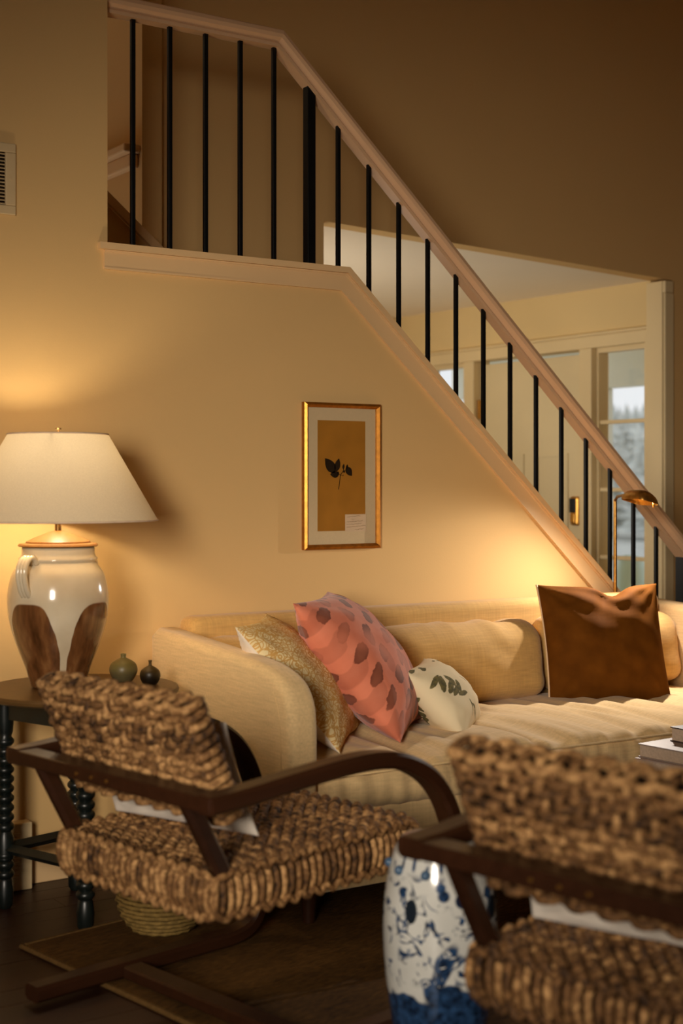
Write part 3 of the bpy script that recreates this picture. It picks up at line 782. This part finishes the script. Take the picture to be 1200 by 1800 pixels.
def place(o, c, xa, ya):
    xa = Vector(xa).normalized(); ya = Vector(ya); ya = (ya-xa*ya.dot(xa)).normalized(); za = xa.cross(ya)
    o.matrix_world = Matrix(((xa.x, ya.x, za.x, c[0]), (xa.y, ya.y, za.y, c[1]), (xa.z, ya.z, za.z, c[2]), (0, 0, 0, 1)))
def pillow(name, label, c, xa, ya, w, h, t, mats, **k):
    o = mesh_obj(name, pillow_mesh(w, h, t, **k), mats, None, True)
    setp(o, label, 'cushion', None); place(o, c, xa, ya)
    return o
pillow('throw_pillow', 'ochre and cream floral pillow with plain white back leaning on the left sofa arm', (2.44, 3.85, .672), (.68, .73, 0), (-.52, .40, .76), .46, .50, .19, [M['yellow'], M['white_cloth']], seed=1)
pillow('throw_pillow', 'rose pink square pillow printed with dark leaves', (2.685, 3.86, .708), (.72, .69, 0), (-.52, .36, .77), .50, .55, .26, [M['pink'], M['pink']], seed=4)
pillow('throw_pillow', 'small white pillow with green leaf print in front of the middle back cushion', (2.955, 3.77, .583), (.74, .67, .0), (-.55, .4, .70), .36, .29, .18, [M['green'], M['green']], seed=9, n=26)
def chop(x, y, z, s, q, side):
    g = math.exp(-((s-.22)/.22)**2)
    d = max(0, q)**2
    y -= .040*g*d
    # deep crease running down from the notch
    c = math.exp(-(((s-.12)-.30*(q-1))/.12)**2)*max(0, min(1, (q-.05)*1.4))*min(1, (1-q)*6)
    z -= side*.030*c
    z += side*.007*math.sin((s*1.2+q*2.2)*7)*max(0, q)*(1-abs(s))*min(1, (1-q)*6)
    return x, y, z
rp = pillow('throw_pillow', 'large rust velvet pillow with a dent in its top at the right end of sofa', (3.885, 3.96, .686), (.905, -.42, 0), (.10, .34, .93),   .485, .475, .19, [M['velvet'], M['velvet']], seed=6, n=40, ear=.05, dip=chop)
bm = bmesh.new(); q_ = [pillow_mesh(.485, .475, .17, n=40, ear=.05, wr=.004, seed=6, dip=chop)]
b0 = [v.co.copy() for v in q_[0].verts if v.is_valid]; q_[0].free()
edge = []
n = 40
import itertools
def pv(s, q):
    x = s*.485/2*(1-.05*(1-q*q)*s*s); y = q*.475/2*(1-.05*(1-s*s)*q*q); return Vector(chop(x, y, 0, s, q, 1))
path = [pv(-1, 1-2*k/30) for k in range(31)]
tube(bm, path, .0045, 6); mesh_obj('piping', bm, M['rustedge'], rp, True)

# ================================================================== SIDE TABLE
TZ = .68
tb = thing('side_table', 'round dark side table on black bobbin-turned legs under the lamp', 'table', (1.77, 4.05, 0))
bm = bmesh.new(); lathe(bm, [(0, TZ-.024), (.285, TZ-.024), (.297, TZ-.018), (.30, TZ-.010), (.296, TZ-.002), (.288, TZ), (0, TZ)], 56); mesh_obj('table_top', bm, M['tabletop'], tb, True, 30)
lp = [(1.583, 4.19), (1.697, 3.848), (1.957, 3.91), (1.843, 4.252)]
lp = [(a-1.77, b-4.05) for a, b in lp]
bm = bmesh.new()
for a, b in zip(lp, lp[1:]+lp[:1]):
    d = Vector((b[0]-a[0], b[1]-a[1], 0)); Ln = d.length; d.normalize(); nrm = Vector((-d.y, d.x, 0))
    A = Vector((*a, TZ-.10))+d*.02; Bq = Vector((*b, TZ-.10))-d*.02
    c = [A-nrm*.01, Bq-nrm*.01, Bq+nrm*.01, A+nrm*.01]
    lo = [bm.verts.new(p) for p in c]; hi = [bm.verts.new(p+Vector((0, 0, .0755))) for p in c]
    bm.faces.new(lo[::-1]); bm.faces.new(hi)
    for i in range(4): bm.faces.new((lo[i], lo[(i+1) % 4], hi[(i+1) % 4], hi[i]))
mesh_obj('apron', bm, M['tableleg'], tb)
prof = [(0, 0), (.017, 0), (.024, .012), (.026, .05), (.022, .085)]
for k in range(15):
    z0 = .09+k*.029
    if .150 < z0 < .215:
        if abs(z0-.177) < .012: prof += [(.027, .152), (.027, .215)]
        continue
    prof += [(.019, z0), (.027, z0+.009), (.028, z0+.0145), (.027, z0+.020), (.019, z0+.029)]
prof += [(.024, .54), (.027, .58), (.027, TZ-.0245), (0, TZ-.0245)]
for p in lp:
    bm = bmesh.new(); lathe(bm, prof, 18, p); mesh_obj('leg', bm, M['tableleg'], tb, True, 60)
for a, b in zip(lp, lp[1:]+lp[:1]):
    bm = bmesh.new(); d = Vector((b[0]-a[0], b[1]-a[1], 0)).normalized()
    tube(bm, [Vector((*a, .183))+d*.02, Vector((*b, .183))-d*.02], .017, 4, up=(0, 0, 1)); mesh_obj('stretcher', bm, M['tableleg'], tb)

# ================================================================== TABLE LAMP
lm = thing('table_lamp', 'large table lamp with two-tone stoneware jar base and wide cream shade', 'lamp', (LAMP_XY[0], LAMP_XY[1], TZ))
jar = [(0, 0), (.075, 0), (.082, .006), (.098, .06), (.125, .13), (.146, .20), (.1525, .26), (.150, .30), (.139, .345), (.120, .372), (.113, .382), (.118, .388), (.119, .393), (.113, .399), (.110, .408), (.110, .424), (.104, .428), (0, .428)]
bm = bmesh.new(); lathe(bm, spline([Vector((r, z, 0)) for r, z in jar[2:9]], 4) and [(0, 0), (.075, 0)]+[(p.x, p.y) for p in spline([Vector((r, z, 0)) for r, z in jar[2:10]], 4)]+jar[10:], 64)
jb = mesh_obj('jar_base', bm, M['jar'], lm, True, 60)
for a in (-152, 28):
    th = math.radians(a); bm = bmesh.new()
    side = (-math.sin(th), math.cos(th), 0)
    for off in (-.012, 0, .012):
        pp = [(r*math.cos(th)+off*side[0], r*math.sin(th)+off*side[1], z) for r, z in ((.112, .380), (.128, .398), (.150, .394), (.166, .37), (.168, .34), (.158, .305), (.145, .285))]
        tube(bm, spline(pp, 5), .0085, 10)
    mesh_obj('handle', bm, M['jar_h'] if 'jar_h' in M else M['jar'], jb, True)
bm = bmesh.new(); lathe(bm, [(0, .4285), (.118, .4285), (.121, .432), (.117, .437), (.098, .439), (.096, .444), (.07, .456), (.03, .472), (.018, .476), (0, .476)], 48); mesh_obj('lamp_cap', bm, M['lid'], lm, True, 35)
bm = bmesh.new(); lathe(bm, [(0, .476), (.010, .476), (.010, .52), (.013, .522), (.013, .56), (.009, .565), (.009, .59), (0, .59)], 16); mesh_obj('lamp_stem', bm, M['brass_dark'], lm, True, 40)
bm = bmesh.new(); lathe(bm, [(0, .60), (.012, .595), (.016, .60), (.028, .635), (.028, .65), (.018, .668), (0, .672)], 16)
bulb = NT('lit_bulb'); bulb.base((1, .8, .5, 1)); bulb.b.inputs['Emission Color'].default_value = (1, .62, .26, 1); bulb.b.inputs['Emission Strength'].default_value = 6
# the bulb glows faintly; the lamp's light sits at its centre, so the glass bulb is an open ring cage rather than a closed shell
bm.free(); bm = bmesh.new()
for k in range(3):
    a = k*2*PI/3
    tube(bm, [(.009*math.cos(a), .009*math.sin(a), .588), (.15*math.cos(a), .15*math.sin(a), .768)], .0016, 5)
mesh_obj('shade_spider', bm, M['brass_dark'], lm)
bm = bmesh.new(); lathe(bm, [(.302, .508), (.1515, .770)], 72); sh = mesh_obj('lamp_shade', bm, M['shade'], lm, True)
M['shadetrim'] = plain('shade_trim', srgb(232, 206, 176), .9, 0, .1)
for r, z in ((.302, .508), (.1515, .770)):
    bm = bmesh.new(); tube(bm, [(r*math.cos(2*PI*k/72), r*math.sin(2*PI*k/72), z) for k in range(72)], .0028, 6, True, up=(0, 0, 1)); mesh_obj('shade_trim', bm, M['shadetrim'], sh, True)
bm = bmesh.new(); tube(bm, [(0, 0, .765), (0, 0, .785)], .004, 8); tube(bm, [(0, 0, .785), (0, 0, .79)], .009, 10)
for k in range(3):
    a = k*2*PI/3+1; tube(bm, [(0, 0, .767), (.15*math.cos(a), .15*math.sin(a), .767)], .0015, 5)
mesh_obj('finial', bm, M['brass_dark'], lm)

# little vases
def vase(loc, prof, m, label, rib):
    t = bmesh.new(); n = 48; lathe(t, [(p.x, p.y) for p in spline([Vector((r, z, 0)) for r, z in prof], 4)], n)
    if rib:
        for v in t.verts:
            a = math.atan2(v.co.y, v.co.x); r = math.hypot(v.co.x, v.co.y)
            if .014 < r: v.co.x *= 1+.025*math.cos(a*24); v.co.y *= 1+.025*math.cos(a*24)
    o = mesh_obj('bud_vase', t, m, None, True); o.location = loc; setp(o, label, 'vase'); return o
vase((1.925, 4.075, TZ), [(0, 0), (.022, 0), (.034, .012), (.043, .034), (.038, .055), (.022, .068), (.010, .074), (.008, .079), (.009, .086), (.007, .087), (.004, .082), (0, .08)], M['vase_a'], 'small olive ribbed bud vase on the side table nearer the lamp', True)
vase((1.968, 3.975, TZ), [(0, 0), (.018, 0), (.027, .010), (.032, .027), (.028, .042), (.015, .053), (.006, .058), (.0045, .066), (.006, .073), (.004, .074), (.003, .07), (0, .068)], M['vase_b'], 'smaller dark brown bud vase at the edge of side table', False)

# ================================================================== READING LAMP
FLX, FLY = 4.345, 4.362
fl_ = thing('floor_lamp', 'slim brass reading floor lamp with half-dome head behind the sofa', 'lamp', (FLX, FLY, 0))
bm = bmesh.new(); lathe(bm, [(0, 0), (.038, 0), (.038, .012), (.03, .02), (0, .022)], 28); mesh_obj('lamp_base', bm, M['brass'], fl_, True, 40)
bm = bmesh.new(); tube(bm, [(0, 0, .02), (0, 0, 1.235)], .0075, 12); mesh_obj('pole', bm, M['brass'], fl_, True, 40)
hd = Vector((4.170-FLX, 4.050-FLY, 0))  # centre of the head, reaching into the room over the sofa
hx = Vector((-.15, -.989, 0))
ft = hd-hx*.07
bm = bmesh.new(); tube(bm, [(0, 0, 1.228), (ft.x*.15, ft.y*.15, 1.244), (ft.x*.6, ft.y*.6, 1.252), (ft.x*1.03, ft.y*1.03, 1.252)], .006, 10); mesh_obj('arm', bm, M['brass'], fl_, True)
# head: a half-barrel shade, domed on top, open below, long axis along the arm
bm = bmesh.new(); sv = Vector((-hx.y, hx.x, 0)); rows_ = []
for k in range(13):
    a = k/12; along = -.075+a*.15
    e = (1-abs(2*a-1)**3.2)**.5
    w, hgt = .052*(.55+.45*e), .048*(.25+.75*e)
    ring = []
    for j in range(13):
        an = PI*j/12
        p = hd+hx*along+sv*(w*math.cos(an))+Vector((0, 0, 1.226+hgt*math.sin(an)-.26*w*math.cos(an)))
        ring.append(bm.verts.new(p))
    rows_.append(ring)
for a, b in zip(rows_, rows_[1:]):
    for j in range(12): bm.faces.new((a[j], a[j+1], b[j+1], b[j]))
bm.faces.new(rows_[0]); bm.faces.new(rows_[-1][::-1])
bmesh.ops.recalc_face_normals(bm, faces=bm.faces)
bmesh.ops.solidify(bm, geom=list(bm.faces), thickness=.0015)
mesh_obj('lamp_head', bm, M['brass'], fl_, True, 60)
bm = bmesh.new(); tube(bm, [hd+hx*.05+sv*.03+Vector((0, 0, 1.23)), hd+hx*.05+sv*.03+Vector((0, 0, 1.205))], .004, 8); mesh_obj('switch', bm, M['brass'], fl_, True)

# ================================================================== BASKET, RUG
bk = thing('woven_basket', 'small round woven basket on the floor between side table and lounge chair', 'basket', (1.875, 3.705, .012))
bm = bmesh.new(); lathe(bm, [(0, .004), (.085, .004), (.118, .05), (.128, .11), (.122, .17), (.112, .20), (.106, .20), (.112, .16), (.115, .1), (.10, .04), (0, .02)], 36); mesh_obj('basket_body', bm, M['ropecore'], bk, True)
for k in range(15):
    z = .010+k*.0132; r = [ .088, .100, .110, .117, .122, .126, .129, .130, .130, .129, .127, .125, .122, .118, .114][k]
    bm = bmesh.new(); tube(bm, [((r+.003*math.cos(i*PI+k*PI))*math.cos(2*PI*i/32), (r+.003*math.cos(i*PI+k*PI))*math.sin(2*PI*i/32), z) for i in range(32)], .0065, 5, True, up=(0, 0, 1)); mesh_obj('cane_coil', bm, M['basket'], bk, True)
ra = math.atan2(.153, .988)
rug = bmesh.new(); box(rug, 0, 3.3, -3.2, 0, .0005, .012)
rg_o = thing('jute_rug', 'golden brown woven jute rug on the dark floor under the chairs', 'rug', (1.49, 3.787, 0), ra)
bmesh.ops.bevel(rug, geom=list(rug.edges), offset=.003, segments=1, affect='EDGES'); mesh_obj('rug_field', rug, M['rug'], rg_o)
mesh_obj('rug_binding', B((-.014, .0005, -3.2, .014, .0005, .0135), (.0005, 3.3, -.0005, .014, .0005, .0135), bevel=.004), M['rugedge'], rg_o)

# ================================================================== LOUNGE CHAIRS
CH_RZ = math.radians(-79.8)
C1 = Vector((1.385, 2.998, .0125)); C2 = C1+1.284*Vector((.177, -.984, 0))+.053*Vector((.984, .177, 0))
def rope_loop(cx, hu, hw, spu, phase, amp, r, rc):
    """closed loop round a rounded-rect section (u,w); ups and downs on the broad faces"""
    pts = []
    nf = max(12, int(2*hu/spu*5)); ns = 6
    for i in range(nf+1):
        u = -hu+2*hu*i/nf; d = amp*math.cos(PI*((u+hu)/spu-.5)+phase); edge = min(1, (hu-abs(u))/.02)
        pts.append((u, hw+d*edge))
    for i in range(1, ns): a = PI/2-PI*i/ns; pts.append((hu+hw*.55*math.cos(a), hw*math.sin(a)))
    for i in range(nf+1):
        u = hu-2*hu*i/nf; d = amp*math.cos(PI*((u+hu)/spu-.5)+phase+PI); edge = min(1, (hu-abs(u))/.02)
        pts.append((u, -hw-d*edge))
    for i in range(1, ns): a = -PI/2-PI*i/ns; pts.append((-hu+hw*.55*math.cos(a), hw*math.sin(a)))
    return pts
def woven(parent, name, w, d, t, nx, ny, Mx, rx=.0095, ry=.0112):
    """slab w (x) by d (y) by t (z), centred; Mx places it in the chair"""
    bm = rbox(w-.03, d-.03, t-.022, min(.045, t/2-.012), (6, 6, 3)); bmesh.ops.translate(bm, verts=bm.verts, vec=(0, 0, -(t-.022)/2)); bm.transform(Mx)
    core = mesh_obj(name, bm, M['ropecore'], parent, True)
    spx, spy = w/nx, d/ny; hw = t/2-.010
    for i in range(nx):
        x = -w/2+spx*(i+.5)
        pts = rope_loop(x, d/2-hw*.55-.006, hw, (d-2*(hw*.55+.006))/ny, i*PI, .0065, rx, 0)
        bm = bmesh.new(); jt = random.uniform(-.002, .002)
        tube(bm, [(x+jt+random.uniform(-.0015, .0015), u, z) for u, z in pts], [rx*random.uniform(.95, 1.05) for _ in pts], 6, True, up=(1, 0, 0)); bm.transform(Mx)
        mesh_obj('rope_strand', bm, M['rope'], core, True)
    for j in range(ny):
        y = -d/2+spy*(j+.5)
        pts = rope_loop(y, w/2-hw*.55-.006, hw, (w-2*(hw*.55+.006))/nx, j*PI+PI, .0075, ry, 0)
        bm = bmesh.new()
        tube(bm, [(u, y+random.uniform(-.0015, .0015), z) for u, z in pts], [ry*random.uniform(.95, 1.05) for _ in pts], 6, True, up=(0, 1, 0)); bm.transform(Mx)
        mesh_obj('rope_strand', bm, M['rope'], core, True)
    return core
def chair():
    c = thing('lounge_chair', 'woven seagrass lounge chair, the farther one, beside the sofa arm', 'chair', C1, CH_RZ, 'woven lounge chairs')
    # seat slab, slightly raked
    Ms = Matrix.Translation((0, .385, .392)) @ Matrix.Rotation(math.radians(1.5), 4, 'X')
    woven(c, 'seat', .62, .67, .115, 28, 30, Ms, .0085, .0088)
    # backrest: local y up the back, local z towards the sitter
    ang = math.radians(90+23.4)
    Mb = Matrix.Translation((0, .0685, .681)) @ Matrix.Rotation(ang, 4, 'X')
    woven(c, 'backrest', .60, .302, .070, 16, 13, Mb, .0085, .0105)
    for s in (-1, 1):
        x = s*.376+.01
        ctrl = [(x, -.035, .617), (x, .06, .622), (x, .20, .634), (x, .36, .645), (x, .47, .645), (x, .56, .628), (x, .645, .585), (x, .705, .52), (x, .745, .43), (x, .765, .33), (x, .772, .22), (x, .765, .12), (x, .735, .05), (x, .67, .022), (x, .55, .020), (x, .3, .020), (x, .02, .020)]
        bm = bmesh.new(); strip(bm, spline(ctrl, 5), (1, 0, 0), .062, .040)
        a = mesh_obj('arm', bm, M['chairwood'], c, True, 40)
        bm = bmesh.new(); strip(bm, [(s*.285, .0, .605), (s*.285, .04, .53), (s*.285, .10, .42)], (1, 0, 0), .036, .042)
        mesh_obj('strut', bm, M['chairwood'], c, True, 40)
        bm = bmesh.new(); strip(bm, [(s*.2, .10, .322), (s*.2, .73, .342)], (1, 0, 0), .032, .03)
        mesh_obj('seat_rail', bm, M['chairwood'], c, True, 40)
    bm = B((-.388, .408, -.040, .022, .600, .634)); bev(bm, .005, 2)
    cb = mesh_obj('crossbar', bm, M['chairwood'], c)
    for x in (-.06, .0, .06):
        bm = bmesh.new(); tube(bm, [(x*1.0-.02, -.040, .617), (x-.02, -.0425, .617)], .0042, 10); setp(mesh_obj('screw', bm, M['brass'], cb, True, 40), 'small brass screw head')
    mesh_obj('front_rail', B((-.334, .354, .715, .745, .305, .345), bevel=.005), M['chairwood'], c)
    mesh_obj('floor_crossbar', B((-.334, .354, .27, .33, .003, .036), bevel=.005), M['chairwood'], c)
    return c
def copy_tree(o, parent=None):
    c = o.copy(); link(c)
    if parent: c.parent = parent
    for ch in list(o.children): copy_tree(ch, c)
    return c
ch1 = chair()
ch2 = copy_tree(ch1)
ch2.location = C2; ch2['label'] = 'dark bentwood lounge chair with woven seagrass back, nearest to the viewer right of the stool'
RZ = Matrix.Rotation(CH_RZ, 4, 'Z')
def chair_pillow(C, label, seed, m):
    o = mesh_obj('chair_pillow', pillow_mesh(.46, .31, .10, n=26, ear=.05, seed=seed), [m, M['white_cloth']], None, True)
    setp(o, label, 'cushion', 'pillows on the lounge chairs')
    xa = Vector((.975, .19, 0)).normalized(); ya = Vector((0, -.40, .91))
    ya = (ya-xa*ya.dot(xa)).normalized(); za = xa.cross(ya)
    if za.y < 0: xa = -xa; za = xa.cross(ya)
    c = Vector((-.03, .186, .603))
    mloc = Matrix(((xa.x, ya.x, za.x, c.x), (xa.y, ya.y, za.y, c.y), (xa.z, ya.z, za.z, c.z), (0, 0, 0, 1)))
    o.matrix_world = Matrix.Translation(C) @ RZ @ mloc
    return o
M['yellow2'] = yellow_mat('gold_floral_print', 6)
chair_pillow(C1, 'white-backed gold floral pillow in the farther lounge chair by the side table', 3, M['yellow2'])
chair_pillow(C2, 'white-backed pillow in the nearer lounge chair right of the stool', 5, M['yellow2'])

# ================================================================== GARDEN STOOL
st = thing('garden_stool', 'blue and white porcelain garden stool between the two lounge chairs', 'stool', (1.943, 2.490, .0125))
prof = [(0, 0), (.092, 0), (.097, .006), (.100, .05), (.112, .13), (.122, .21), (.1265, .28), (.1265, .33), (.122, .39), (.112, .445), (.100, .485), (.092, .500), (.086, .506), (.070, .509), (.0, .512)]
bm = bmesh.new(); pp = [(p.x, p.y) for p in spline([Vector((r, z, 0)) for r, z in prof[2:13]], 3)]
lathe(bm, [(0, 0), (.092, 0)]+pp+[(.070, .509), (.024, .5105), (.022, .500), (.0, .500)], 64)
sb_ = mesh_obj('stool_body', bm, M['stool'], st, True, 50)
for k in range(10):
    a = 2*PI*k/10
    r = .1255; bm = bmesh.new()
    bmesh.ops.create_uvsphere(bm, u_segments=10, v_segments=6, radius=.011)
    bmesh.ops.translate(bm, verts=bm.verts, vec=(r*.90*math.cos(a), r*.90*math.sin(a), .448))
    mesh_obj('boss', bm, M['bluestud'] if 'bluestud' in M else M.setdefault('bluestud', plain('blue_stud_glaze', srgb(60, 86, 112), .15, 0, .5)), sb_, True)
for a in (-2.75, -1.17, .4, 1.97):
    # dark pierced opening near the top edge and on the side
    bm = bmesh.new(); r = .127
    pts = [(r*.985*math.cos(a+.11*math.cos(q)), r*.985*math.sin(a+.11*math.cos(q)), .37+.026*math.sin(q)) for q in [2*PI*i/18 for i in range(18)]]
    inn = [(p[0]*.90, p[1]*.90, p[2]) for p in pts]
    va = [bm.verts.new((p[0]*1.02, p[1]*1.02, p[2])) for p in pts]; vb = [bm.verts.new(p) for p in inn]
    bm.faces.new(va); bm.faces.new(vb[::-1])
    for i in range(18): bm.faces.new((va[i], vb[i], vb[(i+1) % 18], va[(i+1) % 18]))
    bmesh.ops.recalc_face_normals(bm, faces=bm.faces)
    mesh_obj('pierced_opening', bm, M['opening'] if 'opening' in M else M.setdefault('opening', plain('stool_opening', srgb(14, 24, 34), .5, 0, .3)), sb_)

# ================================================================== COFFEE TABLE, BOOKS
CT = (3.72, 2.82)
ct = thing('coffee_table', 'low dark wooden coffee table in front of the sofa holding the books', 'table', (CT[0], CT[1], .0125))
mesh_obj('table_top', B((-.50, .50, -.36, .36, .36, .40), bevel=.006), M['tabletop'], ct)
for sx in (-1, 1):
    for sy in (-1, 1): mesh_obj('leg', B((sx*.46-.025, sx*.46+.025, sy*.32-.025, sy*.32+.025, 0, .36), bevel=.004), M['tabletop'], ct)
bz = .4125
for (x0, y0, w, d, h, rot, cm, lab) in ((3.235, 2.90, .30, .24, .040, .10, 'booklight', 'pale grey coffee-table book at the bottom of the stack'),
                                        (3.240, 2.905, .29, .235, .042, .06, 'bookgrey', 'grey coffee-table book in the middle of the stack'),
                                        (3.340, 2.91, .22, .20, .045, .02, 'bookdark', 'dark-covered book on top of the stack')):
    t = thing('book', lab, 'book', (x0, y0, bz), rot, 'books stacked on the coffee table')
    bm = B((0, w, 0, d, 0, .0035), (0, w, 0, d, h-.0035, h)); box(bm, w-.004, w, 0, d, .0035, h-.0035); mesh_obj('cover', bm, M[cm], t)
    mesh_obj('pages', B((.004, w-.0045, .004, d-.004, .0036, h-.0036)), M['bookpage'], t)
    bz += h+.0005
